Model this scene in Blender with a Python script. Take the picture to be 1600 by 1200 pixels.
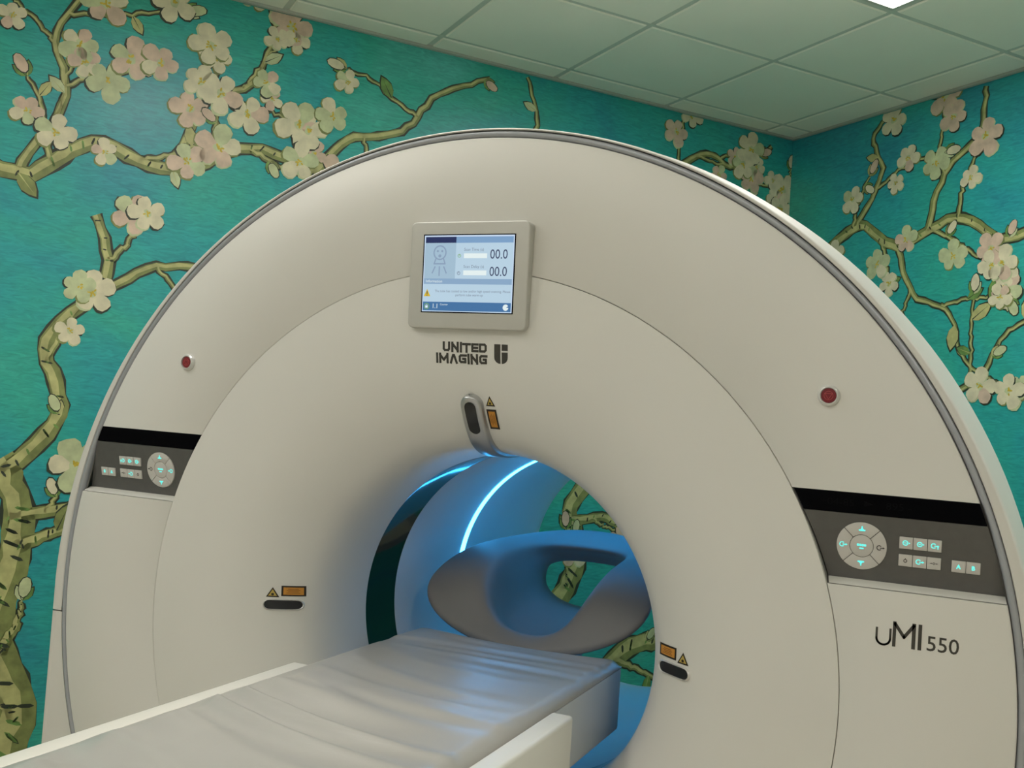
import bpy, bmesh, math, random
from mathutils import Vector, Matrix, noise

# ------------------------------------------------------------------ scene, camera, light level
for o in list(bpy.data.objects):
    bpy.data.objects.remove(o, do_unlink=True)
scn = bpy.context.scene
COL = scn.collection
DZ = 0.08                                   # gantry axis stands 1.08 m above the floor
CAM = Vector((0.8985, -1.8046, 1.4529))     # in the gantry frame (front plane y = 0, axis z = 1.0)
PSI = 0.8903166                             # room is turned against the gantry
cam_d = bpy.data.cameras.new('camera')
cam_d.sensor_width = 36.0
cam_d.lens = 1567.085 / 1600.0 * 36.0
cam_d.clip_start = 0.02
cam_o = bpy.data.objects.new('camera', cam_d)
COL.objects.link(cam_o)
r_ = (0.914445348, 0.398631974, 0.069873132)
u_ = (-0.049531277, -0.06111638, 0.996900918)
f_ = (-0.401666974, 0.915072312, 0.036142839)
cam_o.matrix_world = Matrix(((r_[0], u_[0], -f_[0], CAM.x), (r_[1], u_[1], -f_[1], CAM.y),
                             (r_[2], u_[2], -f_[2], CAM.z + DZ), (0, 0, 0, 1)))
scn.camera = cam_o
w = bpy.data.worlds.new('world'); scn.world = w; w.use_nodes = True
w.node_tree.nodes['Background'].inputs[0].default_value = (0.05, 0.05, 0.05, 1)
w.node_tree.nodes['Background'].inputs[1].default_value = 0.2
scn.view_settings.view_transform = 'Standard'
scn.view_settings.look = 'None'
scn.view_settings.exposure = 0.0
scn.view_settings.gamma = 1.0
scn.view_settings.use_curve_mapping = False
PANEL_STRENGTH = 18.0                        # emission of each ceiling light panel
PANEL_COLOR = (1.0, 0.965, 0.92)
BORE_STRENGTH = 9.5
R = random.Random(11)

# ------------------------------------------------------------------ materials
def srgb(r, g, b):
    def c(v):
        v /= 255.0
        return v / 12.92 if v <= 0.04045 else ((v + 0.055) / 1.055) ** 2.4
    return (c(r), c(g), c(b), 1.0)

def mat(name, col, rough=0.5, metal=0.0, spec=0.5, coat=0.0, var=0.0, scale=8.0, bump=0.0, bscale=200.0, emit=None, estr=0.0, detail=4.0):
    m = bpy.data.materials.new(name); m.use_nodes = True
    nt = m.node_tree; b = nt.nodes['Principled BSDF']
    b.inputs['Base Color'].default_value = col
    b.inputs['Roughness'].default_value = rough
    b.inputs['Metallic'].default_value = metal
    b.inputs['Specular IOR Level'].default_value = spec
    b.inputs['Coat Weight'].default_value = coat
    tc = nt.nodes.new('ShaderNodeTexCoord')
    if var > 0:
        n = nt.nodes.new('ShaderNodeTexNoise'); n.inputs['Scale'].default_value = scale; n.inputs['Detail'].default_value = detail
        nt.links.new(tc.outputs['Object'], n.inputs['Vector'])
        rp = nt.nodes.new('ShaderNodeValToRGB')
        rp.color_ramp.elements[0].position = 0.3; rp.color_ramp.elements[1].position = 0.7
        rp.color_ramp.elements[0].color = tuple(max(0, c * (1 - var)) for c in col[:3]) + (1,)
        rp.color_ramp.elements[1].color = tuple(min(1, c * (1 + var)) for c in col[:3]) + (1,)
        nt.links.new(n.outputs['Fac'], rp.inputs['Fac']); nt.links.new(rp.outputs['Color'], b.inputs['Base Color'])
    if bump > 0:
        n2 = nt.nodes.new('ShaderNodeTexNoise'); n2.inputs['Scale'].default_value = bscale; n2.inputs['Detail'].default_value = 3
        nt.links.new(tc.outputs['Object'], n2.inputs['Vector'])
        bp = nt.nodes.new('ShaderNodeBump'); bp.inputs['Strength'].default_value = bump; bp.inputs['Distance'].default_value = 0.002
        nt.links.new(n2.outputs['Fac'], bp.inputs['Height']); nt.links.new(bp.outputs['Normal'], b.inputs['Normal'])
    if emit:
        b.inputs['Emission Color'].default_value = emit; b.inputs['Emission Strength'].default_value = estr
    return m

def screen(name, c, k=1.0):     # glowing pixels of the display
    return mat(name, (0.01, 0.01, 0.01, 1), 0.4, spec=0.2, emit=srgb(*c), estr=k)

M = {}
M['plastic'] = mat('white_plastic', (0.75, 0.735, 0.69, 1), 0.42, spec=0.4, var=0.015, scale=3, bump=0.03, bscale=900)
M['plastic_shell'] = mat('white_shell_plastic', (0.70, 0.685, 0.64, 1), 0.55, spec=0.4, var=0.015, scale=3)
M['plastic_bore'] = mat('bore_plastic', (0.72, 0.76, 0.79, 1), 0.32, spec=0.4, var=0.01, scale=3)
M['dark_gap'] = mat('dark_gap', (0.24, 0.235, 0.22, 1), 0.8)
M['silver'] = mat('silver_trim', (0.40, 0.415, 0.45, 1), 0.34, metal=0.35, var=0.03, scale=5)
M['bracket'] = mat('bracket_metal', (0.50, 0.50, 0.51, 1), 0.30, metal=0.8, var=0.02, scale=20)
M['silver2'] = mat('silver_bezel', (0.74, 0.73, 0.71, 1), 0.28, metal=0.45, var=0.02, scale=20)
M['trim_grey'] = mat('groove_grey', (0.42, 0.41, 0.39, 1), 0.5)
M['smoke'] = mat('scan_window', (0.006, 0.010, 0.014, 1), 0.07, spec=0.45, var=0.05, scale=4)
M['black_glass'] = mat('black_glass', (0.002, 0.002, 0.003, 1), 0.2, spec=0.03, var=0.05, scale=4)
M['panel_grey'] = mat('panel_grey', (0.115, 0.113, 0.110, 1), 0.42, metal=0.2, var=0.05, scale=60, bump=0.03, bscale=1500)
M['key'] = mat('key_plastic', (0.62, 0.60, 0.57, 1), 0.45, var=0.01, scale=40)
M['icon_lit'] = mat('icon_lit', (0.05, 0.4, 0.4, 1), 0.5, emit=(0.12, 0.85, 0.78, 1), estr=1.05)
M['icon_dark'] = mat('icon_dark', (0.04, 0.035, 0.03, 1), 0.6)
M['icon_ghost'] = mat('readout_off', (0.005, 0.005, 0.006, 1), 0.3, spec=0.03)
M['ink'] = mat('logo_ink', (0.045, 0.042, 0.035, 1), 0.5, var=0.05, scale=60)
M['lens'] = mat('laser_lens', (0.008, 0.008, 0.010, 1), 0.15, spec=0.5)
M['red'] = mat('stop_red', (0.20, 0.010, 0.018, 1), 0.35, var=0.05, scale=60)
M['red_mark'] = mat('stop_mark', (0.55, 0.10, 0.10, 1), 0.5)
M['orange'] = mat('label_orange', (0.62, 0.27, 0.035, 1), 0.5, var=0.05, scale=90)
M['yellow_lab'] = mat('label_yellow', (0.55, 0.40, 0.09, 1), 0.5, var=0.05, scale=90)
M['label_text'] = mat('label_text', (0.18, 0.07, 0.01, 1), 0.6)
M['label_black'] = mat('label_black', (0.02, 0.012, 0.006, 1), 0.5)
M['bezel'] = mat('display_bezel', (0.56, 0.55, 0.51, 1), 0.38, metal=0.15, var=0.015, scale=30)
M['vinyl'] = mat('grey_vinyl', (0.43, 0.42, 0.395, 1), 0.30, spec=0.55, var=0.03, scale=4, bump=0.05, bscale=500)
M['table'] = mat('table_cover', (0.80, 0.78, 0.71, 1), 0.35, spec=0.45, var=0.012, scale=3)
M['pallet'] = mat('pallet', (0.68, 0.70, 0.71, 1), 0.4, var=0.012, scale=3)
M['holder'] = mat('head_holder', (0.25, 0.245, 0.245, 1), 0.5, spec=0.25, var=0.02, scale=12, bump=0.06, bscale=600)
M['strip'] = mat('bore_light', (0.8, 0.9, 1, 1), 0.4, emit=(0.035, 0.42, 1.0, 1), estr=BORE_STRENGTH * 2)
M['tile'] = mat('ceiling_tile', (0.87, 0.87, 0.75, 1), 0.9, spec=0.2, var=0.02, scale=2, bump=0.08, bscale=300)
M['grid'] = mat('ceiling_grid', (0.56, 0.60, 0.52, 1), 0.6, var=0.02, scale=9)
M['angle'] = mat('wall_angle', (0.46, 0.48, 0.42, 1), 0.6, var=0.02, scale=9)
M['diffuser'] = mat('light_diffuser', (0.9, 0.9, 0.9, 1), 0.5, emit=PANEL_COLOR + (1,), estr=PANEL_STRENGTH)
M['floor'] = mat('floor_vinyl', (0.62, 0.54, 0.40, 1), 0.45, var=0.08, scale=30, bump=0.03, bscale=120)
M['skirting'] = mat('skirting', (0.3, 0.31, 0.3, 1), 0.5)

def wallpaper():
    m = bpy.data.materials.new('teal_wallpaper'); m.use_nodes = True
    nt = m.node_tree; L = nt.links; b = nt.nodes['Principled BSDF']
    b.inputs['Roughness'].default_value = 0.33
    b.inputs['Specular IOR Level'].default_value = 0.45
    tc = nt.nodes.new('ShaderNodeTexCoord')
    n1 = nt.nodes.new('ShaderNodeTexNoise'); n1.inputs['Scale'].default_value = 1.5; n1.inputs['Detail'].default_value = 5; n1.inputs['Distortion'].default_value = 0.6
    L.new(tc.outputs['Object'], n1.inputs['Vector'])
    r1 = nt.nodes.new('ShaderNodeValToRGB'); cr = r1.color_ramp
    cr.elements[0].position = 0.28; cr.elements[0].color = (0.026, 0.265, 0.360, 1)
    cr.elements[1].position = 0.74; cr.elements[1].color = (0.095, 0.500, 0.450, 1)
    e = cr.elements.new(0.44); e.color = (0.030, 0.375, 0.380, 1)
    e = cr.elements.new(0.58); e.color = (0.036, 0.410, 0.325, 1)
    L.new(n1.outputs['Fac'], r1.inputs['Fac'])
    mp = nt.nodes.new('ShaderNodeMapping'); mp.inputs['Rotation'].default_value = (0.3, 0.7, 0.4); mp.inputs['Scale'].default_value = (16, 16, 70)
    L.new(tc.outputs['Object'], mp.inputs['Vector'])
    n2 = nt.nodes.new('ShaderNodeTexNoise'); n2.inputs['Scale'].default_value = 1.0; n2.inputs['Detail'].default_value = 4; n2.inputs['Distortion'].default_value = 1.5
    L.new(mp.outputs['Vector'], n2.inputs['Vector'])
    mx = nt.nodes.new('ShaderNodeMixRGB'); mx.blend_type = 'OVERLAY'; mx.inputs['Fac'].default_value = 0.42
    r2 = nt.nodes.new('ShaderNodeValToRGB'); r2.color_ramp.elements[0].position = 0.3; r2.color_ramp.elements[1].position = 0.7
    r2.color_ramp.elements[0].color = (0.28, 0.28, 0.30, 1); r2.color_ramp.elements[1].color = (0.72, 0.72, 0.70, 1)
    L.new(n2.outputs['Fac'], r2.inputs['Fac']); L.new(r1.outputs['Color'], mx.inputs['Color1']); L.new(r2.outputs['Color'], mx.inputs['Color2'])
    L.new(mx.outputs['Color'], b.inputs['Base Color'])
    bp = nt.nodes.new('ShaderNodeBump'); bp.inputs['Strength'].default_value = 0.08; bp.inputs['Distance'].default_value = 0.002
    L.new(n2.outputs['Fac'], bp.inputs['Height']); L.new(bp.outputs['Normal'], b.inputs['Normal'])
    return m
M['wall'] = wallpaper()
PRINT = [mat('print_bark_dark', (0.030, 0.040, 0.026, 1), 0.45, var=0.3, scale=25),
         mat('print_bark', (0.225, 0.255, 0.085, 1), 0.45, var=0.28, scale=22),
         mat('print_bark_light', (0.48, 0.47, 0.20, 1), 0.45, var=0.22, scale=22),
         mat('print_petal_cream', (0.72, 0.66, 0.46, 1), 0.45, var=0.12, scale=24),
         mat('print_petal_green', (0.54, 0.59, 0.34, 1), 0.45, var=0.16, scale=24),
         mat('print_petal_rose', (0.66, 0.50, 0.38, 1), 0.45, var=0.16, scale=24),
         mat('print_yellow', (0.62, 0.46, 0.05, 1), 0.45, var=0.2, scale=50),
         mat('print_leaf', (0.16, 0.29, 0.075, 1), 0.45, var=0.3, scale=26)]

# ------------------------------------------------------------------ helpers
def link(o, parent=None):
    COL.objects.link(o)
    if parent is not None:
        o.parent = parent
        mw = Matrix.Identity(4); p = parent; ch = []
        while p is not None: ch.append(p); p = p.parent
        for p in reversed(ch): mw = mw @ p.matrix_parent_inverse @ p.matrix_basis
        o.matrix_parent_inverse = mw.inverted()
    return o

def mesh(name, verts, faces, m, parent=None, smooth=False, bevel=0.0, bseg=2, angle=40, sub=0, solid=0.0):
    me = bpy.data.meshes.new(name)
    me.from_pydata([(v[0], v[1], v[2] + DZ) for v in verts], [], faces)
    bm = bmesh.new(); bm.from_mesh(me)
    bmesh.ops.recalc_face_normals(bm, faces=bm.faces)
    if bevel > 0:
        ed = [e for e in bm.edges if len(e.link_faces) == 2 and e.calc_face_angle(0) > math.radians(35)]
        bmesh.ops.bevel(bm, geom=ed, offset=bevel, segments=bseg, profile=0.5, affect='EDGES', clamp_overlap=True)
    bm.to_mesh(me); bm.free()
    if isinstance(m, (list, tuple)):
        for x in m: me.materials.append(x)
    else:
        me.materials.append(m)
    o = bpy.data.objects.new(name, me)
    if smooth or bevel > 0:
        for p in me.polygons: p.use_smooth = True
        me.set_sharp_from_angle(angle=math.radians(angle))
    link(o, parent)
    if solid:
        md = o.modifiers.new('thickness', 'SOLIDIFY'); md.thickness = solid; md.offset = 0
    if sub:
        md = o.modifiers.new('smooth', 'SUBSURF'); md.levels = sub; md.render_levels = sub
    return o

def tag(o, label, cat, group=None, kind=None):
    if label: o['label'] = label
    if cat: o['category'] = cat
    if group: o['group'] = group
    if kind: o['kind'] = kind
    return o

def thing(name, label, cat, loc=(0, 0, 0), group=None):
    o = bpy.data.objects.new(name, None); o.location = loc; o.empty_display_size = 0.1
    COL.objects.link(o)
    return tag(o, label, cat, group)

def box_v(x0, x1, y0, y1, z0, z1):
    v = [(x0, y0, z0), (x1, y0, z0), (x1, y1, z0), (x0, y1, z0), (x0, y0, z1), (x1, y0, z1), (x1, y1, z1), (x0, y1, z1)]
    f = [(0, 3, 2, 1), (4, 5, 6, 7), (0, 1, 5, 4), (1, 2, 6, 5), (2, 3, 7, 6), (3, 0, 4, 7)]
    return v, f
def box(name, b, m, parent=None, **k):
    v, f = box_v(*b); return mesh(name, v, f, m, parent, **k)

def prism(name, pts, yf, yb, m, parent=None, **k):
    """polygon in the x-z plane, given thickness along y; yf / yb may follow a surface"""
    F = yf if callable(yf) else (lambda x, z: yf)
    B = yb if callable(yb) else (lambda x, z: yb)
    n = len(pts)
    v = [(x, F(x, z), z) for x, z in pts] + [(x, B(x, z), z) for x, z in pts]
    f = [tuple(range(n)), tuple(range(2 * n - 1, n - 1, -1))] + [(i, i + n, (i + 1) % n + n, (i + 1) % n) for i in range(n)]
    return mesh(name, v, f, m, parent, **k)

def multi(name, polys, yf, m, parent=None, th=0.0006):
    """several flat polygons that make one printed mark"""
    F = yf if callable(yf) else (lambda x, z: yf)
    v = []; f = []
    for pts in polys:
        n = len(pts); s = len(v)
        v += [(x, F(x, z), z) for x, z in pts] + [(x, F(x, z) + th, z) for x, z in pts]
        f += [tuple(range(s, s + n)), tuple(range(s + 2 * n - 1, s + n - 1, -1))] + [(s + i, s + i + n, s + (i + 1) % n + n, s + (i + 1) % n) for i in range(n)]
    return mesh(name, v, f, m, parent)

def lathe(name, prof, m, parent=None, seg=160, zc=1.0, smooth=True, angle=40, a0=None, a1=None):
    """prof: list of (radius, y) turned about the bore axis"""
    v = []; f = []; n = len(prof)
    for i in range(seg):
        a = 2 * math.pi * i / seg if a0 is None else a0 + (a1 - a0) * i / (seg - 1)
        for r, y in prof: v.append((r * math.cos(a), y, zc + r * math.sin(a)))
    for i in range(seg if a0 is None else seg - 1):
        j = (i + 1) % seg
        for k in range(n - 1): f.append((i * n + k, j * n + k, j * n + k + 1, i * n + k + 1))
    return mesh(name, v, f, m, parent, smooth=smooth, angle=angle)

def arc(cx, cz, r, a0, a1, n):
    return [(cx + r * math.cos(a0 + (a1 - a0) * i / n), cz + r * math.sin(a0 + (a1 - a0) * i / n)) for i in range(n + 1)]

def stroke(pts, wd):
    """polyline to quads of the given width"""
    out = []
    for (x0, z0), (x1, z1) in zip(pts, pts[1:]):
        dx, dz = x1 - x0, z1 - z0; l = math.hypot(dx, dz) or 1
        nx, nz = -dz / l * wd / 2, dx / l * wd / 2
        ex, ez = dx / l * wd * 0.36, dz / l * wd * 0.36
        out.append([(x0 - ex + nx, z0 - ez + nz), (x1 + ex + nx, z1 + ez + nz), (x1 + ex - nx, z1 + ez - nz), (x0 - ex - nx, z0 - ez - nz)])
    return out

def text(name, body, x, z, size, yf, m, parent=None, align='LEFT', sx=1.0, off=0.0, tilt=None):
    cu = bpy.data.curves.new(name, 'FONT'); cu.body = body; cu.size = size; cu.align_x = align; cu.offset = off; cu.resolution_u = 3
    t = bpy.data.objects.new(name, cu); COL.objects.link(t)
    dg = bpy.context.evaluated_depsgraph_get(); dg.update()
    me = bpy.data.meshes.new_from_object(t.evaluated_get(dg))
    bpy.data.objects.remove(t, do_unlink=True)
    F = yf if callable(yf) else (lambda a, b: yf)
    for v in me.vertices:
        px, pz = x + v.co.x * sx, z + v.co.y
        v.co = (px, F(px, pz), pz + DZ)
    me.materials.clear(); me.materials.append(m)
    o = bpy.data.objects.new(name, me)
    return link(o, parent)

def interp(tab, x):
    if x <= tab[0][0]: return tab[0][1]
    for (a, b), (c, d) in zip(tab, tab[1:]):
        if x <= c: return b + (d - b) * (x - a) / (c - a)
    return tab[-1][1]

def spline(pts, n=6):
    out = []
    P = [pts[0]] + list(pts) + [pts[-1]]
    for i in range(1, len(P) - 2):
        for k in range(n):
            t = k / n
            out.append(tuple(0.5 * (2 * b + (c - a) * t + (2 * a - 5 * b + 4 * c - d) * t * t + (-a + 3 * b - 3 * c + d) * t ** 3)
                             for a, b, c, d in zip(P[i - 1], P[i], P[i + 1], P[i + 2])))
    out.append(tuple(pts[-1]))
    return out

# ------------------------------------------------------------------ the room (own axes, turned by PSI about the camera's foot)
XR, YB = 3.49, 3.85                 # right wall, back wall, measured from the camera
GX, GY = 3.287, 3.7064              # origin of the ceiling grid
XL, YF = GX - 0.6 * 10, GY - 0.6 * 11
ZC, ZF = 2.9734, -0.08
ROOM = Matrix.Translation((CAM.x, CAM.y, 0)) @ Matrix.Rotation(PSI, 4, 'Z')
def room(o):
    if o.parent is None: o.matrix_world = ROOM
    return o
def struct(o, label, cat):
    room(o); return tag(o, label, cat, kind='structure')

floor = struct(box('floor', (XL, XR, YF, YB, ZF - 0.1, ZF), M['floor']), 'grey vinyl floor under the scanner and patient table', 'floor')
wall_back = struct(box('wall_back', (XL - 0.1, XR + 0.1, YB, YB + 0.1, ZF, ZC + 0.12), M['wall']), 'teal blossom wallpapered wall behind the left of the scanner', 'wall')
wall_right = struct(box('wall_right', (XR, XR + 0.1, YF, YB, ZF, ZC + 0.12), M['wall']), 'teal blossom wallpapered wall at the right of the corner', 'wall')
wall_left = struct(box('wall_left', (XL - 0.1, XL, YF, YB, ZF, ZC + 0.12), M['plastic_shell']), 'plain white wall at the left end of the room', 'wall')
wall_front = struct(box('wall_front', (XL - 0.1, XR + 0.1, YF - 0.1, YF, ZF, ZC + 0.12), M['plastic_shell']), 'plain white wall behind the viewer', 'wall')
struct(box('baseboard_back', (XL, XR - 0.012, YB - 0.012, YB, ZF, ZF + 0.08), M['skirting']), 'low grey skirting along the back wall', 'skirting')
struct(box('baseboard_right', (XR - 0.012, XR, YF, YB, ZF, ZF + 0.08), M['skirting']), 'low grey skirting along the right wall', 'skirting')
struct(box('trim_1', (XL, XR - 0.022, YB - 0.022, YB, ZC - 0.014, ZC + 0.004), M['angle'], bevel=0.002), 'thin grey edge strip between back wall and ceiling', 'trim')
struct(box('trim_2', (XR - 0.022, XR, YF, YB, ZC - 0.014, ZC + 0.004), M['angle'], bevel=0.002), 'thin grey edge strip between right wall and ceiling', 'trim')

ceiling = struct(box('ceiling', (XL, XR, YF, YB, ZC + 0.03, ZC + 0.12), M['grid']), 'suspended ceiling of pale square tiles in a grid', 'ceiling')
xs = [XR] + [GX - 0.6 * i for i in range(11)]
ys = [YB] + [GY - 0.6 * j for j in range(12)]
LIGHTS = [(2, 3), (5, 3), (8, 3), (2, 6), (8, 6), (5, 9), (8, 9)]
def tile_mesh(lx, ly):
    v, f = box_v(-lx / 2, lx / 2, -ly / 2, ly / 2, -0.006, 0.012)
    me = bpy.data.meshes.new('ceiling_tile'); me.from_pydata(v, [], f)
    bm = bmesh.new(); bm.from_mesh(me)
    bmesh.ops.bevel(bm, geom=[e for e in bm.edges if all(x.co.z < 0 for x in e.verts)], offset=0.004, segments=1, affect='EDGES')
    bm.to_mesh(me); bm.free(); me.materials.append(M['tile']); return me
tm = {}
BW = 0.012
for i in range(len(xs) - 1):
    for j in range(len(ys) - 1):
        if (i, j) in LIGHTS: continue
        x1, x0, y1, y0 = xs[i], xs[i + 1], ys[j], ys[j + 1]
        a0 = x0 + BW; a1 = x1 - (0.022 if i == 0 else BW); b0 = y0 + BW; b1 = y1 - (0.022 if j == 0 else BW)
        key = (round(a1 - a0, 4), round(b1 - b0, 4))
        if key not in tm: tm[key] = tile_mesh(*key)
        o = bpy.data.objects.new('ceiling_tile', tm[key]); COL.objects.link(o); o.parent = ceiling
        o.location = ((a0 + a1) / 2, (b0 + b1) / 2, ZC + DZ)
for i in range(1, len(xs)):
    o = box('ceiling_grid_bar', (xs[i] - BW, xs[i] + BW, YF, YB - 0.022, ZC - 0.0005, ZC + 0.03), M['grid']); o.parent = ceiling
for j in range(1, len(ys)):
    o = box('ceiling_grid_bar', (XL, XR - 0.022, ys[j] - BW, ys[j] + BW, ZC - 0.0012, ZC + 0.03), M['grid']); o.parent = ceiling
LN = {(2, 3): 'square glowing ceiling light panel near the room corner', (5, 3): 'square ceiling light panel above the left of the scanner',
      (8, 3): 'square ceiling light panel at the far left by the back wall', (2, 6): 'square ceiling light panel over the right wall side',
      (5, 6): 'square ceiling light panel above the viewer', (8, 6): 'square ceiling light panel above the foot of the patient table',
      (2, 9): 'square ceiling light panel behind the viewer on the right', (5, 9): 'square ceiling light panel straight behind the viewer',
      (8, 9): 'square ceiling light panel behind the viewer on the left'}
for (i, j) in LIGHTS:
    x1, x0, y1, y0 = xs[i] - BW, xs[i + 1] + BW, ys[j] - BW, ys[j + 1] + BW
    t = thing('ceiling_light', LN[(i, j)], 'ceiling light', group='square ceiling light panels')
    t.matrix_world = ROOM @ Matrix.Translation(((x0 + x1) / 2, (y0 + y1) / 2, ZC + DZ))
    hx, hy = (x1 - x0) / 2, (y1 - y0) / 2; g = 0.014
    v = []; f = []
    for (xa, xb, ya, yb) in ((-hx, hx, -hy, -hy + g), (-hx, hx, hy - g, hy), (-hx, -hx + g, -hy + g, hy - g), (hx - g, hx, -hy + g, hy - g)):
        bv, bf = box_v(xa, xb, ya, yb, -0.005 - DZ, 0.015 - DZ); s = len(v); v += bv; f += [tuple(k + s for k in q) for q in bf]
    o = mesh('frame', v, f, M['angle']); o.parent = t
    o = box('diffuser', (-hx + g, hx - g, -hy + g, hy - g, -0.001 - DZ, 0.010 - DZ), M['diffuser']); o.parent = t

# ------------------------------------------------------------------ wallpaper print: a plain botanical pattern of vines and five-petalled flowers
class Print:
    def __init__(s): s.v = []; s.f = []; s.m = []; s.lay = []
    def poly(s, pts, m, layer):
        n = len(s.v); s.v += [(p[0], layer, p[1]) for p in pts]; s.f.append(tuple(range(n, n + len(pts)))); s.m.append(m)
    def band(s, pts, wf, m, layer, off=0.0, jag=0.0):
        L = []; Q = []
        for i, (x, z) in enumerate(pts):
            a = pts[max(0, i - 1)]; b = pts[min(len(pts) - 1, i + 1)]
            dx, dz = b[0] - a[0], b[1] - a[1]; l = math.hypot(dx, dz) or 1
            nx, nz = -dz / l, dx / l; t = i / (len(pts) - 1)
            h = wf(t) * (1 + jag * (R.random() - 0.5)); c = off * wf(t)
            L.append((x + nx * (h + c), z + nz * (h + c))); Q.append((x + nx * (c - h), z + nz * (c - h)))
        for i in range(len(pts) - 1): s.poly([L[i], L[i + 1], Q[i + 1], Q[i]], m, layer)
def blob(cx, cz, lx, lz, rot, n=12, rough=0.10, egg=0.0):
    out = []
    for k in range(n):
        a = 2 * math.pi * k / n; q = 1 + rough * (R.random() - 0.5) * 2
        x = lx * math.cos(a) * q; z = lz * math.sin(a) * q * (1 + egg * math.cos(a))
        out.append((cx + x * math.cos(rot) - z * math.sin(rot), cz + x * math.sin(rot) + z * math.cos(rot)))
    return out
def leaf(P, x, z, a, l, lay=4):
    pts = [(0, 0), (0.25, 0.16), (0.55, 0.2), (0.8, 0.12), (1, 0), (0.8, -0.12), (0.55, -0.2), (0.25, -0.16)]
    def T(q, k=1.0): return (x + l * k * (q[0] * math.cos(a) - q[1] * 1.3 * math.sin(a)), z + l * k * (q[0] * math.sin(a) + q[1] * 1.3 * math.cos(a)))
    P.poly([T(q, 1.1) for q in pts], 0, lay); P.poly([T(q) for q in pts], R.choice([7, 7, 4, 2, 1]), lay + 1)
    P.poly([T(q) for q in ((0.05, -0.01), (0.9, 0.0), (0.05, 0.025))], R.choice([2, 0]), lay + 2)
def flower(P, x, z, r, rot, base=5):
    lay = base + R.randrange(0, 3) * 5
    mm = R.choice([3, 3, 3, 4, 5])
    for k in range(5):
        a = rot + 2 * math.pi * k / 5 + (R.random() - 0.5) * 0.25; q = r * (0.9 + 0.25 * R.random())
        cx, cz = x + 0.55 * q * math.cos(a), z + 0.55 * q * math.sin(a)
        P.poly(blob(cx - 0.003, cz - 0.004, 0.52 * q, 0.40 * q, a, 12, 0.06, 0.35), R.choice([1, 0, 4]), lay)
        P.poly(blob(cx, cz, 0.48 * q, 0.37 * q, a, 12, 0.06, 0.35), mm if R.random() < 0.75 else R.choice([3, 4, 5]), lay + 1 + 0.2 * k)
    P.poly(blob(x, z, 0.24 * r, 0.20 * r, rot, 9, 0.25), 4, lay + 3)
    for k in range(7):
        a = 2 * math.pi * R.random(); d = r * 0.24 * R.random()
        P.poly(blob(x + d * math.cos(a), z + d * math.sin(a), 0.09 * r, 0.05 * r, a, 6, 0.1), 6, lay + 3.5 + 0.1 * k)
def bud(P, x, z, a, l):
    leaf(P, x, z, a + 0.5, l * 0.7, 5); leaf(P, x, z, a - 0.5, l * 0.7, 5)
    cx, cz = x + 0.6 * l * math.cos(a), z + 0.6 * l * math.sin(a)
    P.poly(blob(cx, cz, 0.48 * l, 0.28 * l, a, 10, 0.05), 0, 8); P.poly(blob(cx, cz, 0.43 * l, 0.24 * l, a, 10, 0.05), R.choice([3, 5, 4]), 9)
def vine(P, ctrl, w0, w1, dens=1.0, fl=1.0, depth=0, fr=0.072):
    pts = spline(ctrl, 7)
    pts = [(x + (R.random() - 0.5) * 0.012, z + (R.random() - 0.5) * 0.012) for x, z in pts]
    wf = lambda t: (w0 + (w1 - w0) * t)
    b = 0 if depth else 0
    P.band(pts, lambda t: wf(t) * 1.0 + 0.0055, 0, 1 + b, jag=0.35)
    P.band(pts, wf, 1, 2 + b, jag=0.2)
    P.band(pts, lambda t: wf(t) * 0.5, 2, 3 + b, off=0.5, jag=0.5)
    if w0 > 0.018:                       # bark dashes
        for k in range(int(len(pts) * 1.2)):
            i = R.randrange(0, len(pts) - 1); x, z = pts[i]; h = wf(i / len(pts)); a = math.atan2(pts[i + 1][1] - z, pts[i + 1][0] - x) + 1.2
            o = (R.random() - 0.5) * h
            P.poly(blob(x + o * math.cos(a), z + o * math.sin(a), 0.45 * h, 0.10 * h + 0.0015, a, 6, 0.1), R.choice([0, 0, 7]), 4)
    L = 0.0; nxt = 0.175 / dens * (0.5 + R.random())
    side = R.choice([-1, 1])
    for i in range(1, len(pts)):
        L += math.hypot(pts[i][0] - pts[i - 1][0], pts[i][1] - pts[i - 1][1])
        if L < nxt: continue
        nxt = L + 0.175 / dens * (0.6 + 0.8 * R.random()); side = -side
        a = math.atan2(pts[i][1] - pts[i - 1][1], pts[i][0] - pts[i - 1][0]) + side * (0.6 + 0.7 * R.random())
        x, z = pts[i]; q = R.random()
        if depth < 1 and q < 0.55:
            l = 0.18 + 0.22 * R.random()
            c = [(x, z)]
            for k in (1, 2, 3):
                a += (R.random() - 0.5) * 0.7; c.append((c[-1][0] + l / 3 * math.cos(a), c[-1][1] + l / 3 * math.sin(a)))
            vine(P, c, max(0.007, w0 * 0.35), 0.004, dens * 1.3, fl, depth + 1, fr)
            ex, ez = c[-1]
            if R.random() < 0.75 * fl: flower(P, ex, ez, fr * (0.75 + 0.5 * R.random()), R.random() * 6)
            else: bud(P, ex, ez, a, 0.08)
        elif q < 0.55 + 0.18 * fl:
            d = 0.05; flower(P, x + d * math.cos(a), z + d * math.sin(a), fr * (0.6 + 0.45 * R.random()), R.random() * 6)
        elif q < 0.9: leaf(P, x, z, a, 0.06 + 0.05 * R.random())
        else: bud(P, x, z, a, 0.07)
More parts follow.
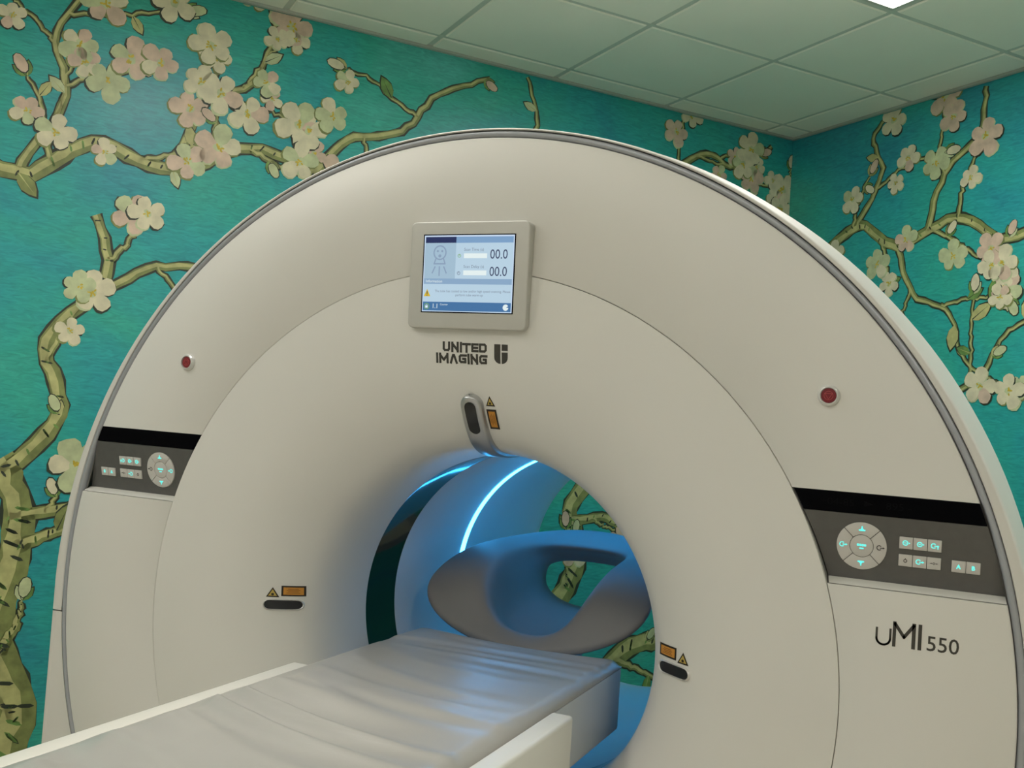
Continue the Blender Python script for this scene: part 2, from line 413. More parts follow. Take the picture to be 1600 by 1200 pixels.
def build_print(P, parent, back):
    v = []
    for (u, lay, z) in P.v:
        d = 0.0006 + lay * 0.0002
        u = min(max(u, XL), XR - 0.002) if back else min(max(u, YF), YB - 0.002)
        z = min(max(z, ZF + 0.081), ZC - 0.016)
        v.append((u, YB - d, z) if back else (XR - d, u, z))
    me = bpy.data.meshes.new('wallpaper_print'); me.from_pydata([(a, b, c + DZ) for a, b, c in v], [], P.f)
    for x in PRINT: me.materials.append(x)
    me.polygons.foreach_set('material_index', P.m)
    o = bpy.data.objects.new('wallpaper_print', me); COL.objects.link(o); o.parent = parent
    o['kind'] = 'stuff'; o['label'] = 'printed flowering vines with cream five-petalled flowers'
    return o
P = Print()
vine(P, [(0.02, -0.05), (0.16, 0.30), (0.07, 0.62), (0.12, 0.95), (0.05, 1.2)], 0.075, 0.04, 0.6, 0.4)
vine(P, [(0.05, 1.15), (0.22, 1.36), (0.16, 1.62), (0.33, 1.85), (0.28, 2.08)], 0.030, 0.014, 1.0, 0.8)
vine(P, [(0.08, 1.0), (0.30, 1.05), (0.45, 1.18), (0.60, 1.2)], 0.022, 0.01, 1.0, 0.6)
vine(P, [(0.30, 1.8), (0.50, 1.92), (0.75, 1.95), (0.9, 2.05)], 0.016, 0.008, 1.1, 0.8)
vine(P, [(-0.30, 2.28), (0.02, 2.18), (0.25, 2.33), (0.52, 2.28), (0.80, 2.42), (1.08, 2.36)], 0.030, 0.016, 1.4, 1.0)
vine(P, [(0.02, 2.2), (0.15, 2.48), (0.10, 2.7), (0.25, 2.95)], 0.016, 0.007, 1.4, 1.0)
vine(P, [(0.52, 2.28), (0.62, 2.55), (0.80, 2.68), (0.86, 2.92)], 0.016, 0.007, 1.4, 1.0)
vine(P, [(1.05, 2.36), (1.18, 2.52), (1.40, 2.60), (1.55, 2.78), (1.78, 2.90)], 0.018, 0.008, 0.6, 0.5)
vine(P, [(1.95, 2.55), (2.02, 2.75), (1.96, 2.95)], 0.010, 0.006, 0.8, 0.4)
vine(P, [(2.45, 2.60), (2.72, 2.66), (2.95, 2.80), (3.12, 2.76), (3.35, 2.9)], 0.018, 0.008, 1.5, 1.0)
vine(P, [(2.9, 2.35), (3.1, 2.52), (3.3, 2.50), (3.49, 2.62)], 0.026, 0.02, 1.3, 0.8)
vine(P, [(1.95, 0.35), (2.25, 0.62), (2.38, 0.86), (2.33, 1.1), (2.55, 1.35)], 0.055, 0.035, 0.9, 0.3)
vine(P, [(2.30, 1.02), (2.52, 1.04), (2.70, 0.95), (2.9, 1.05)], 0.022, 0.012, 1.0, 0.5)
vine(P, [(2.4, 0.25), (2.7, 0.45), (2.95, 0.5), (3.2, 0.7)], 0.05, 0.03, 0.9, 0.5)
vine(P, [(-0.9, 0.4), (-0.6, 1.0), (-0.8, 1.7), (-0.4, 2.3), (-0.6, 2.8)], 0.04, 0.015, 1.0, 0.8)
vine(P, [(-2.0, 0.3), (-1.7, 1.2), (-1.9, 2.0), (-1.3, 2.6)], 0.04, 0.015, 1.0, 0.8)
vine(P, [(0.9, 1.2), (1.4, 1.5), (1.6, 2.0), (2.2, 2.1), (2.8, 1.8), (3.3, 1.9)], 0.03, 0.012, 1.0, 0.7)
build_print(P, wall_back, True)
P = Print()
vine(P, [(3.85, 2.40), (3.62, 2.36), (3.38, 2.46), (3.15, 2.34), (2.85, 2.42), (2.60, 2.30), (2.3, 2.42)], 0.026, 0.016, 1.3, 0.9)
vine(P, [(3.40, 2.46), (3.26, 2.68), (3.32, 2.86), (3.2, 2.97)], 0.014, 0.007, 1.2, 1.0)
vine(P, [(3.0, 2.38), (2.92, 2.62), (2.76, 2.76), (2.74, 2.95)], 0.016, 0.008, 0.7, 0.5)
vine(P, [(3.15, 2.34), (3.05, 2.12), (2.86, 2.02), (2.80, 1.86)], 0.014, 0.006, 1.2, 0.8)
vine(P, [(2.95, 1.66), (2.72, 1.74), (2.60, 1.92), (2.46, 1.98)], 0.011, 0.006, 1.0, 0.4)
vine(P, [(2.2, 1.2), (1.9, 1.8), (1.5, 2.0), (1.2, 2.6)], 0.03, 0.012, 1.0, 0.7)
vine(P, [(0.8, 0.3), (0.6, 1.2), (0.1, 1.8), (-0.2, 2.6)], 0.04, 0.012, 1.0, 0.8)
vine(P, [(3.8, 0.2), (3.5, 0.9), (3.6, 1.5), (3.2, 1.9)], 0.04, 0.02, 1.0, 0.6)
vine(P, [(-1.4, 0.3), (-1.6, 1.2), (-2.0, 1.8), (-2.2, 2.6)], 0.04, 0.012, 1.0, 0.8)
build_print(P, wall_right, False)

# ------------------------------------------------------------------ scanner gantry
G = thing('scanner_gantry', 'round white medical scanner gantry with blue lit bore', 'scanner', (0, 0, 0))
RF, RS = 1.0195, 0.7495             # front disc edge, seam circle
ZT, ZM, ZB = 1.3713, 1.3358, 1.2184 # panel top, black bar bottom, panel bottom

def ring_sector(zlo, zhi, upper, ri=RS + 0.0006, ro=RF):
    h = zhi if upper else zlo
    ao, ai = math.asin((h - 1) / ro), math.asin((h - 1) / ri)
    if upper:
        return arc(0, 1, ro, ao, math.pi - ao, 96) + arc(0, 1, ri, math.pi - ai, ai, 80)
    return arc(0, 1, ro, ao, -math.pi - ao, 110) + arc(0, 1, ri, -math.pi - ai, ai, 96)
def strip_ring(name, pts_o, pts_i, yf, yb, m, bev=0.003):
    """front cover made of quads between an outer and an inner run of points, edges rounded"""
    n = len(pts_o); v = []; f = []
    for (xo, zo), (xi, zi) in zip(pts_o, pts_i):
        dx, dz = xi - xo, zi - zo; l = math.hypot(dx, dz) or 1; dx /= l; dz /= l
        v += [(xo, yb, zo), (xo, yf + bev, zo), (xo + dx * bev * 0.4, yf + bev * 0.3, zo + dz * bev * 0.4), (xo + dx * bev, yf, zo + dz * bev),
              (xi - dx * bev * 0.6, yf, zi - dz * bev * 0.6), (xi, yf + bev * 0.6, zi), (xi, yb, zi)]
    k = 7
    for i in range(n - 1):
        for j in range(k - 1): f.append((i * k + j, (i + 1) * k + j, (i + 1) * k + j + 1, i * k + j + 1))
    f.append(tuple(range(k))); f.append(tuple(range((n - 1) * k, n * k)))
    return mesh(name, v, f, m, G, smooth=True, angle=50)
ri, ro = RS + 0.0004, RF
ao, ai = math.asin((ZT - 1) / ro), math.asin((ZT - 1) / ri)
strip_ring('upper_front_cover', arc(0, 1, ro, ao, math.pi - ao, 120), arc(0, 1, ri, ai, math.pi - ai, 120), 0.0, 0.03, M['plastic'])
ao, ai = math.asin((ZB - 0.0055 - 1) / ro), math.asin((ZB - 0.0055 - 1) / ri)
strip_ring('lower_front_cover', arc(0, 1, ro, ao, -math.pi - ao, 140), arc(0, 1, ri, ai, -math.pi - ai, 140), 0.0, 0.03, M['plastic'])
lathe('seam_backing', [(0.735, 0.013), (0.7505, 0.013), (0.7505, 0.034), (RF + 0.004, 0.036)], M['dark_gap'], G)

# flared funnel into the bore
FUN = [(0.7489, 0.012), (0.7489, 0.0010), (0.7482, 0.0), (0.70, 0.0008), (0.65, 0.0040), (0.58, 0.0135), (0.53, 0.0285), (0.498, 0.0425), (0.470, 0.0575), (0.447, 0.0735), (0.42, 0.0965), (0.402, 0.120), (0.389, 0.150), (0.381, 0.190), (0.3765, 0.245), (0.375, 0.31)]
fsp = FUN[:3] + spline(FUN[3:], 5)
lathe('bore_funnel', fsp, M['plastic'], G, seg=192)
FT = sorted([(r, y) for r, y in fsp[3:]])
def fy(r): return interp(FT, r)
def fyxz(x, z): return fy(math.hypot(x, z - 1))
lathe('scan_window_ring', [(0.375, 0.3105), (0.3755, 0.315), (0.3785, 0.38), (0.3825, 0.4595)], M['smoke'], G, seg=192)
lathe('bore_tube', [(0.3825, 0.4605), (0.3815, 0.465), (0.381, 0.60), (0.381, 0.831)], M['plastic_bore'], G, seg=192)
o = lathe('bore_light_strip', [(0.3808, 0.810), (0.3792, 0.812), (0.3792, 0.834), (0.3808, 0.836)], M['strip'], G, seg=128, a0=math.radians(-8), a1=math.radians(188))
o['label'] = 'glowing blue-white light line around the bore'
lathe('rear_bore_tube', [(0.381, 0.831), (0.380, 1.10), (0.374, 1.345), (0.374, 1.36), (0.378, 1.40), (0.40, 1.435), (0.46, 1.452), (0.56, 1.458)], M['plastic_bore'], G, seg=192)
lathe('rear_cover', [(0.56, 1.4605), (1.02, 1.462)], M['plastic_shell'], G, seg=128)
lathe('edge_trim_groove', [(RF - 0.001, 0.010), (1.0205, 0.016), (1.0345, 0.016)], M['trim_grey'], G, seg=192)
lathe('edge_trim', [(1.0208, 0.016), (1.0210, 0.006), (1.0222, 0.0022), (1.0250, 0.0002), (1.0290, 0.0), (1.0318, 0.0014), (1.0332, 0.0045), (1.0336, 0.012)], M['silver'], G, seg=192)

# outer shell: round on top, straight sides below
def outline(ru, xl, zlo, zhi_only=False, n=96):
    pts = []
    for i in range(n + 1):
        a = math.pi * i / n
        r = ru + (xl - ru) * (1 - math.sin(a)) ** 1.4
        pts.append((r * math.cos(a), 1 + r * math.sin(a)))
    return [(xl, zlo)] + pts + [(-xl, zlo)]
ST = [(1.0352, 1.0500, 0.003), (1.0368, 1.0560, -0.0005), (1.0385, 1.0590, 0.0010), (1.0420, 1.0630, 0.014), (1.057, 1.0760, 0.10), (1.0675, 1.083, 0.20), (1.075, 1.088, 0.34),
      (1.079, 1.090, 0.60), (1.079, 1.090, 1.30), (1.072, 1.084, 1.40), (1.055, 1.066, 1.45), (1.02, 1.02, 1.462)]
v = []; f = []; k = None
SU = [(1.0347, 1.0330, 0.003), (1.0352, 1.0345, 0.0005)] + ST[1:]
for ru, xl, y in SU:
    L = outline(ru, xl, 0.9225); k = len(L); v += [(x, y, z) for x, z in L]
for s in range(len(SU) - 1):
    for i in range(k - 1): f.append((s * k + i, s * k + i + 1, (s + 1) * k + i + 1, (s + 1) * k + i))
mesh('upper_shell', v, f, M['plastic_shell'], G, smooth=True, angle=60)
ZLOW = -0.07
v = []; f = []
for sgn in (1, -1):                  # two side walls below the seam
    s0 = len(v); zs = [0.9195, 0.6, 0.3, ZLOW]
    for ru, xl, y in ST: v += [(sgn * xl, y, z) for z in zs]
    for s in range(len(ST) - 1):
        for i in range(3): f.append((s0 + s * 4 + i, s0 + s * 4 + i + 1, s0 + (s + 1) * 4 + i + 1, s0 + (s + 1) * 4 + i))
    s0 = len(v); N = 40                # front sheet between the disc and the straight side
    for i in range(N + 1):
        z = 0.9195 + (ZLOW - 0.9195) * i / N
        d = 1.0346 ** 2 - (z - 1) ** 2; xi = math.sqrt(d) if d > 0 else 0.0
        v += [(sgn * max(xi, 0.02), 0.003, z), (sgn * 1.0500, 0.003, z)]
    for i in range(N): f.append((s0 + 2 * i, s0 + 2 * i + 1, s0 + 2 * i + 3, s0 + 2 * i + 2))
mesh('lower_shell', v, f, M['plastic_shell'], G, smooth=True, angle=50)
for sg in (1, -1): box('shell_seam_strip', (min(sg * 1.040, sg * 1.0595), max(sg * 1.040, sg * 1.0595), 0.012, 1.40, 0.9192, 0.9228), M['dark_gap'], G)

# control panels (mirror pair), keys and icons
TILT = 0.22
def psurf(x, z): return 0.0012 + max(0.0, ZM - z) * TILT
def panel_edge(z, outer): r = (RF - 0.001) if outer else (RS + 0.003); return math.sqrt(r * r - (z - 1) ** 2)
for sg in (1, -1):
    zz = [ZT - 0.001 - (ZT - 0.001 - ZM) * i / 4 for i in range(5)]
    p = [(sg * panel_edge(z, True), z) for z in zz] + [(sg * panel_edge(z, False), z) for z in reversed(zz)]
    o = prism('readout_bar', p, 0.0005, 0.02, M['black_glass'], G); o['label'] = 'glossy black readout strip'
    zz = [ZM - 0.0006 - (ZM - 0.0006 - ZB) * i / 8 for i in range(9)]
    p = [(sg * panel_edge(z, True), z) for z in zz] + [(sg * panel_edge(z, False), z) for z in reversed(zz)]
    o = prism('control_panel', p, psurf, 0.03, M['panel_grey'], G); o['label'] = 'dark grey control panel with white keys'
    zz = [ZB + 0.0005, ZB - 0.0038]
    v = []
    for (z, y) in ((ZB + 0.0050, psurf(0, ZB + 0.005) - 0.0006), (ZB - 0.0010, 0.010), (ZB - 0.0040, 0.0050), (ZB - 0.0046, 0.0052)):
        v += [(sg * panel_edge(z, False), y, z), (sg * panel_edge(z, True), y, z)]
    mesh('panel_ledge', v, [(0, 1, 3, 2), (2, 3, 5, 4), (4, 5, 7, 6)], M['plastic_shell'], G, smooth=True)
    # faint unlit readout characters
    if sg > 0:
        text('readout_text', '+04-85', 0.700, 1.3475, 0.017, 0.0001, M['icon_ghost'], G, sx=1.15)
        multi('readout_mark', [[(0.772, 1.3485), (0.786, 1.353), (0.772, 1.3575)]], 0.0, M['icon_ghost'], G)
        text('readout_text', '895 -', 0.806, 1.3475, 0.017, 0.0001, M['icon_ghost'], G, sx=1.15)

def on_panel(h): return lambda x, z: psurf(x, z) - h
def key(pts, parent=G, h=0.003, name='panel_key'):
    return prism(name, pts, on_panel(h), on_panel(-0.004), M['key'], parent, bevel=0.0007, bseg=2)
def icon(k, polys, lit=True, h=0.0034):
    multi('key_icon', polys, on_panel(h), M['icon_lit'] if lit else M['icon_dark'], k, th=0.0003)
def ring_poly(cx, cz, r, wd, a0=0.0, a1=2 * math.pi, n=14):
    o = arc(cx, cz, r, a0, a1, n); i_ = arc(cx, cz, r - wd, a0, a1, n)
    return [[o[k], o[k + 1], i_[k + 1], i_[k]] for k in range(n)]
def rect(cx, cz, wx, wz): return [(cx - wx / 2, cz - wz / 2), (cx + wx / 2, cz - wz / 2), (cx + wx / 2, cz + wz / 2), (cx - wx / 2, cz + wz / 2)]
def bed_in(cx, cz, s, flip):          # bore with a table moving
    d = -1 if flip else 1
    return ring_poly(cx - d * 0.15 * s, cz, 0.42 * s, 0.13 * s, math.radians(40) if d > 0 else math.radians(220), math.radians(320) if d > 0 else math.radians(500)) + \
        [rect(cx + d * 0.22 * s, cz - 0.02 * s, 0.5 * s, 0.14 * s), [(cx + d * 0.42 * s, cz - 0.2 * s), (cx + d * 0.7 * s, cz - 0.02 * s), (cx + d * 0.42 * s, cz + 0.16 * s)]]
for sg in (1, -1):
    wx, wz, wr, hr = sg * 0.7705, 1.2815, 0.0405, 0.0188
    gap = 0.012
    for q, a in enumerate((90, 180, 270, 0)):
        a0, a1 = math.radians(a - 45), math.radians(a + 45)
        pts = arc(wx, wz, wr, a0 + gap, a1 - gap, 14) + arc(wx, wz, hr + 0.0007, a1 - gap * 2, a0 + gap * 2, 8)
        k = key(pts)
        k.name = 'wheel_key'
        cx, cz = wx + 0.0300 * math.cos(math.radians(a)), wz + 0.0300 * math.sin(math.radians(a))
        if a == 90: icon(k, [rect(cx, cz - 0.0030, 0.0105, 0.0024), [(cx - 0.003, cz - 0.0018), (cx + 0.003, cz - 0.0018), (cx, cz + 0.0015)], rect(cx, cz + 0.0018, 0.0019, 0.0042)])
        if a == 270: icon(k, [rect(cx, cz + 0.0030, 0.0105, 0.0024), [(cx - 0.003, cz + 0.0018), (cx + 0.003, cz + 0.0018), (cx, cz - 0.0015)], rect(cx, cz - 0.0018, 0.0019, 0.0042)])
        inner = (a == 180) if sg > 0 else (a == 0)
        if a in (0, 180): icon(k, bed_in(cx, cz, 0.0105, sg < 0), lit=inner)
    k = key(arc(wx, wz, hr, 0, 2 * math.pi * 23 / 24, 23)); k.name = 'wheel_hub_key'
    icon(k, [rect(wx - 0.0058 + i * 0.0039, wz + 0.0016, 0.0031, 0.0036) for i in range(4)] + [rect(wx + 0.0002, wz - 0.0042, 0.0068, 0.0022)])
    KX = [0.8407, 0.8628, 0.8849]
    for row, kz in enumerate((1.2945, 1.2648)):
        for c, kx in enumerate(KX):
            k = key(rect(sg * kx, kz, 0.0212, 0.0200)); cx = sg * kx
            if row == 0:
                if c == 0: icon(k, ring_poly(cx - 0.001, kz, 0.0045, 0.0014) + [rect(cx - 0.0005, kz, 0.004, 0.0012), [(cx + 0.0045, kz - 0.0015), (cx + 0.0065, kz), (cx + 0.0045, kz + 0.0015)]])
                if c == 1: icon(k, ring_poly(cx - 0.0008, kz, 0.0045, 0.0014, n=8) + [rect(cx - 0.0008, kz, 0.003, 0.0014), rect(cx + 0.005, kz, 0.0018, 0.0018)])
                if c == 2: icon(k, bed_in(cx, kz, 0.0105, sg < 0) + [rect(cx + sg * 0.005, kz - 0.003, 0.0016, 0.004)])
            else:
                if c == 0: icon(k, ring_poly(cx, kz - 0.0006, 0.0032, 0.0012, n=8) + [[(cx - 0.0012, kz + 0.002), (cx + 0.0012, kz + 0.002), (cx, kz + 0.0042)]], lit=False)
                if c == 1: icon(k, bed_in(cx, kz, 0.0105, sg < 0))
                if c == 2: icon(k, [rect(cx - 0.0044, kz, 0.003, 0.0008), rect(cx + 0.0044, kz, 0.003, 0.0008)] + ring_poly(cx, kz, 0.0024, 0.0009, n=4) + [[(cx - 0.004, kz - 0.001), (cx - 0.0026, kz), (cx - 0.004, kz + 0.001)], [(cx + 0.004, kz - 0.001), (cx + 0.0026, kz), (cx + 0.004, kz + 0.001)]], lit=False)
    order = [('A', 0.9224), ('B', 0.9444)]
    for ch, kx in order:
        k = key(rect(sg * kx, 1.2642, 0.0212, 0.0195))
        text('key_letter', ch, sg * kx, 1.2642 - 0.0032, 0.0094, on_panel(0.0034), M['icon_lit'], k, align='CENTER', off=0.0003)

# emergency stop buttons
def disc_prof(name, cx, cz, prof, m, parent, y0=0.0, seg=40):
    v = []; f = []; n = len(prof)
    for i in range(seg):
        a = 2 * math.pi * i / seg
        for r, y in prof: v.append((cx + r * math.cos(a), y0 + y, cz + r * math.sin(a)))
    for i in range(seg):
        j = (i + 1) % seg
        for k in range(n - 1): f.append((i * n + k, j * n + k, j * n + k + 1, i * n + k + 1))
    f.append(tuple(i * n + n - 1 for i in range(seg)))
    return mesh(name, v, f, m, parent, smooth=True, angle=35)
for sg in (1, -1):
    cx, cz = sg * 0.7045, 1.5335
    o = disc_prof('stop_button_bezel', cx, cz, [(0.0188, 0.0), (0.0186, -0.004), (0.0172, -0.0075), (0.0152, -0.0095), (0.0138, -0.0095), (0.0130, -0.006)], M['silver2'], G)
    b = disc_prof('stop_button', cx, cz, [(0.0128, -0.002), (0.0128, -0.0062), (0.0118, -0.0075), (0.004, -0.0080)], M['red'], G); b['label'] = 'dark red emergency stop button'
    multi('button_mark', ring_poly(cx, cz, 0.0078, 0.0007, n=24) + stroke([(cx - 0.0058, cz + 0.003), (cx, cz - 0.0062), (cx + 0.0058, cz + 0.003)], 0.0006) + stroke([(cx - 0.006, cz + 0.0036), (cx + 0.006, cz + 0.0036)], 0.0007), -0.0084, M['red_mark'], b, th=0.0004)

# laser windows and warning labels on the funnel
def surf_patch(name, fn, nu, nv, m, parent, th=0.0):
    v = [fn(i / nu, j / nv) for i in range(nu + 1) for j in range(nv + 1)]
    f = [(i * (nv + 1) + j, (i + 1) * (nv + 1) + j, (i + 1) * (nv + 1) + j + 1, i * (nv + 1) + j + 1) for i in range(nu) for j in range(nv)]
    return mesh(name, v, f, m, parent, smooth=True)
def fnrm(r):
    d = (fy(r + 0.002) - fy(r - 0.002)) / 0.004
    n = Vector((d, -1.0)).normalized()       # (radial, y): leaves the plastic towards the room
    if n.x < 0: n.x = -n.x * 0
    return n
def on_funnel(x, z, h):
    r = math.hypot(x, z - 1); d = (fy(r + 0.003) - fy(r - 0.003)) / 0.006
    n = Vector((d, -1.0)).normalized(); rr = r + n.x * h
    return (x * rr / r, fy(r) + n.y * h, 1 + (z - 1) * rr / r)
def wrap_poly(name, polys, h, m, parent):
    """flat polygons split fine and laid on the funnel surface"""
    bm = bmesh.new()
    for pts in polys:
        bm.faces.new([bm.verts.new((x, 0, z)) for x, z in pts])
    bmesh.ops.triangulate(bm, faces=bm.faces[:])
    for _ in range(3):
        bmesh.ops.subdivide_edges(bm, edges=[e for e in bm.edges if e.calc_length() > 0.004], cuts=1, use_grid_fill=True)
        bmesh.ops.triangulate(bm, faces=bm.faces[:])
    v = [on_funnel(q.co.x, q.co.z, h) for q in bm.verts]; bm.verts.index_update()
    f = [tuple(q.index for q in fc.verts) for fc in bm.faces]; bm.free()
    return mesh(name, v, f, m, parent, smooth=True)
def capsule(cx, cz, hl, hr, vert=False, n=12):
    if vert: return arc(cx, cz + hl, hr, 0, math.pi, n) + arc(cx, cz - hl, hr, math.pi, 2 * math.pi, n)
    return arc(cx + hl, cz, hr, -math.pi / 2, math.pi / 2, n) + arc(cx - hl, cz, hr, math.pi / 2, 1.5 * math.pi, n)
def laser_side(sg):
    cx, cz, hl, hr = sg * 0.4475, 1.0065, 0.0235, 0.0125
    loops = [capsule(cx, cz, hl, hr), capsule(cx, cz, hl, hr), capsule(cx, cz, hl, hr - 0.0018), capsule(cx, cz, hl, hr - 0.003)]
    hs = [-0.002, 0.003, 0.0052, 0.0032]
    v = []; f = []; n = len(loops[0])
    for L, h in zip(loops, hs): v += [on_funnel(x, z, h) for x, z in L]
    for s in range(3):
        for i in range(n): f.append((s * n + i, s * n + (i + 1) % n, (s + 1) * n + (i + 1) % n, (s + 1) * n + i))
    w_ = mesh('laser_window_frame', v, f, M['silver2'], G, smooth=True, angle=50)
    wrap_poly('laser_window', [capsule(cx, cz, hl, hr - 0.0028)], 0.0034, M['lens'], w_)
    # labels: rectangle towards the bore, triangle outside
    inr = [(sg * 0.4060, 0), (sg * 0.4430, 0)]
    rc = (sg * 0.4300, 1.0370, 0.041, 0.0235)
    lab = wrap_poly('warning_label', [rect(*rc)], 0.0006, M['label_black'], G)
    wrap_poly('label_field', [rect(rc[0], rc[1], rc[2] - 0.007, rc[3] - 0.007)], 0.0010, M['orange'], lab)
    wrap_poly('label_text', [rect(rc[0], rc[1] + 0.0045 - i * 0.0030, 0.018 + 0.005 * (i % 2), 0.0010) for i in range(4)], 0.0013, M['label_text'], lab)
    tx, tz = sg * 0.4660, 1.0312
    T = lambda s_: [(tx - 0.0125 * s_, tz - 0.0085 * s_), (tx + 0.0125 * s_, tz - 0.0085 * s_), (tx, tz + 0.0135 * s_)]
    t_ = wrap_poly('warning_triangle', [T(1.0)], 0.0006, M['label_black'], G)
    wrap_poly('triangle_field', [T(0.66)], 0.0010, M['yellow_lab'], t_)
    wrap_poly('triangle_mark', [arc(tx, tz - 0.002, 0.0028, 0, 2 * math.pi * 11 / 12, 11)] , 0.0013, M['label_black'], t_)
laser_side(1); laser_side(-1)

# overhead laser bracket: curved silver tongue following the funnel into the bore
TR = []
for i in range(41):
    t = i / 40
    TR.append(t)
fl = []                                  # path along the funnel profile with arc length
rr = 0.502; path = [(0.502, fy(0.502))]
prof = sorted([p for p in fsp[3:] if p[0] < 0.502], reverse=True)
path += prof
path = [p for p in path if p[1] < 0.262]
cum = [0.0]
for a, b in zip(path, path[1:]): cum.append(cum[-1] + math.hypot(b[0] - a[0], b[1] - a[1]))
LT = cum[-1]
def at_len(s):
    s = min(max(s, 0), LT)
    for i in range(len(path) - 1):
        if s <= cum[i + 1]:
            t = (s - cum[i]) / (cum[i + 1] - cum[i] or 1)
            p = (path[i][0] + t * (path[i + 1][0] - path[i][0]), path[i][1] + t * (path[i + 1][1] - path[i][1]))
            d = Vector((path[i + 1][0] - path[i][0], path[i + 1][1] - path[i][1])).normalized(); return p, d
    return path[-1], d
def tongue(x, s, h):
    (r, y), d = at_len(s)
    (r2, y2), d2 = at_len(s + 0.008); (r3, y3), d3 = at_len(s - 0.008)
    d = (d + d2 + d3).normalized()
    n = Vector((d.y, -d.x)) if False else Vector((-abs(d.y), -abs(d.x)))   # towards axis and towards the room
    return (x, y + n.y * h, 1 + r + n.x * h)
def tongue_w(s): return 0.0243 if s > 0.0243 else math.sqrt(max(0, 0.0243 ** 2 - (0.0243 - s) ** 2))
def tongue_h(s): return 0.015 * (1 - max(0, (s - 0.10) / (LT - 0.10)) ** 1.5 * 0.75)
rows = []
NS = 48
for i in range(NS + 1):
    s = 0.0004 + (LT - 0.0004) * (i / NS) ** 1.25
    wv = tongue_w(s); hv = tongue_h(s) * min(1, (s / 0.006) ** 0.5 + 0.25)
    sec = [(-1, -0.1), (-1, 0.55), (-0.93, 0.85), (-0.80, 1.0), (0, 1.03), (0.80, 1.0), (0.93, 0.85), (1, 0.55), (1, -0.1)]
    rows.append([tongue(a * wv, s, b * hv) for a, b in sec])
v = [p for r0 in rows for p in r0]; k = len(rows[0])
f = [(i * k + j, i * k + j + 1, (i + 1) * k + j + 1, (i + 1) * k + j) for i in range(NS) for j in range(k - 1)]
tb = mesh('laser_bracket', v, f, M['bracket'], G, smooth=True, angle=55); tb['label'] = 'silver curved laser bracket over the bore'
pts = capsule(0, 0.052, 0.022, 0.0118, True, 10)
nb = 10
ring0 = [tongue(x, s, tongue_h(s) * 1.04 + 0.0006) for x, s in pts]
bm_v = []; bm_f = []
WA, WB, WR = 0.0125, 0.0860, 0.0128
for i in range(25):
    for j in range(7):
        s = WA + (WB - WA) * (0.5 - 0.5 * math.cos(math.pi * i / 24))
        d_ = max(0.0, WA + WR - s, s - (WB - WR))
        hw = math.sqrt(max(1e-8, WR ** 2 - d_ ** 2))
        bm_v.append(tongue(hw * (j / 3 - 1), s, tongue_h(s) * 1.035 + 0.0008))
for i in range(24):
    for j in range(6): bm_f.append((i * 7 + j, i * 7 + j + 1, (i + 1) * 7 + j + 1, (i + 1) * 7 + j))
mesh('laser_window', bm_v, bm_f, M['lens'], tb, smooth=True)
tx, tz = 0.0400, 1.4865
T = lambda s_: [(tx - 0.0105 * s_, tz - 0.0080 * s_), (tx + 0.0105 * s_, tz - 0.0080 * s_), (tx, tz + 0.0125 * s_)]
t_ = wrap_poly('warning_triangle', [T(1.0)], 0.0006, M['label_black'], G)
wrap_poly('triangle_field', [T(0.62)], 0.0010, M['yellow_lab'], t_)
wrap_poly('triangle_mark', [arc(tx, tz - 0.002, 0.0026, 0, 2 * math.pi * 11 / 12, 11)], 0.0013, M['label_black'], t_)
lab = wrap_poly('warning_label', [rect(0.0400, 1.4525, 0.0225, 0.0395)], 0.0006, M['label_black'], G)
wrap_poly('label_field', [rect(0.0400, 1.4525, 0.0150, 0.0315)], 0.0010, M['orange'], lab)
wrap_poly('label_text', [rect(0.0355 + i * 0.003, 1.4525, 0.0010, 0.016 + 0.005 * (i % 2)) for i in range(4)], 0.0013, M['label_text'], lab)

# lettering on the front
def letters(word, x, z, h, wd, gp, sw):
    """squared strokes; returns polygons and the end position"""
    P_ = []
    for ch in word:
        l = x + sw / 2; w_ = wd.get(ch, 0.8 * h); r = x + w_ - sw / 2; b = z + sw / 2; t = z + h - sw / 2; c = sw * 0.55; m_ = z + h / 2
        if ch == 'U': P_ += stroke([(l, t + sw / 2), (l, b + c), (l + c, b), (r - c, b), (r, b + c), (r, t + sw / 2)], sw)
        if ch == 'N': P_ += stroke([(l, b - sw / 2), (l, t + sw / 2)], sw) + stroke([(r, b - sw / 2), (r, t + sw / 2)], sw) + stroke([(l, t), (r, b)], sw * 1.05)
        if ch == 'I': P_ += stroke([(l, b - sw / 2), (l, t + sw / 2)], sw)
        if ch == 'T': P_ += stroke([(x, t), (x + w_, t)], sw) + stroke([((l + r) / 2, b - sw / 2), ((l + r) / 2, t)], sw)
        if ch == 'E': P_ += stroke([(r + sw / 2, t), (l, t), (l, b), (r + sw / 2, b)], sw) + stroke([(l, m_), (r + sw * 0.3, m_)], sw)
        if ch == 'D': P_ += stroke([(l, b), (l, t), (r - c, t), (r, t - c), (r, b + c), (r - c, b), (l, b)], sw)
        if ch == 'M': P_ += stroke([(l, b - sw / 2), (l, t + sw / 2)], sw) + stroke([(r, b - sw / 2), (r, t + sw / 2)], sw) + stroke([(l, t), ((l + r) / 2, b + 0.18 * h), (r, t)], sw)
        if ch == 'V': P_ += stroke([(l, b - sw / 2), ((l + r) / 2 - sw * 0.25, t), ((l + r) / 2 + sw * 0.25, t), (r, b - sw / 2)], sw)
        if ch == 'G': P_ += stroke([(r + sw / 2, t), (l + c, t), (l, t - c), (l, b + c), (l + c, b), (r, b), (r, m_), ((l + r) / 2 + sw * 0.2, m_)], sw)
        x += w_ + gp
    return P_, x
W1 = dict(U=.0168, N=.0168, I=.0042, T=.0162, E=.0145, D=.0172, M=.0212, V=.0180, G=.0170)
ylogo = lambda x, z: fyxz(x, z) - 0.0008
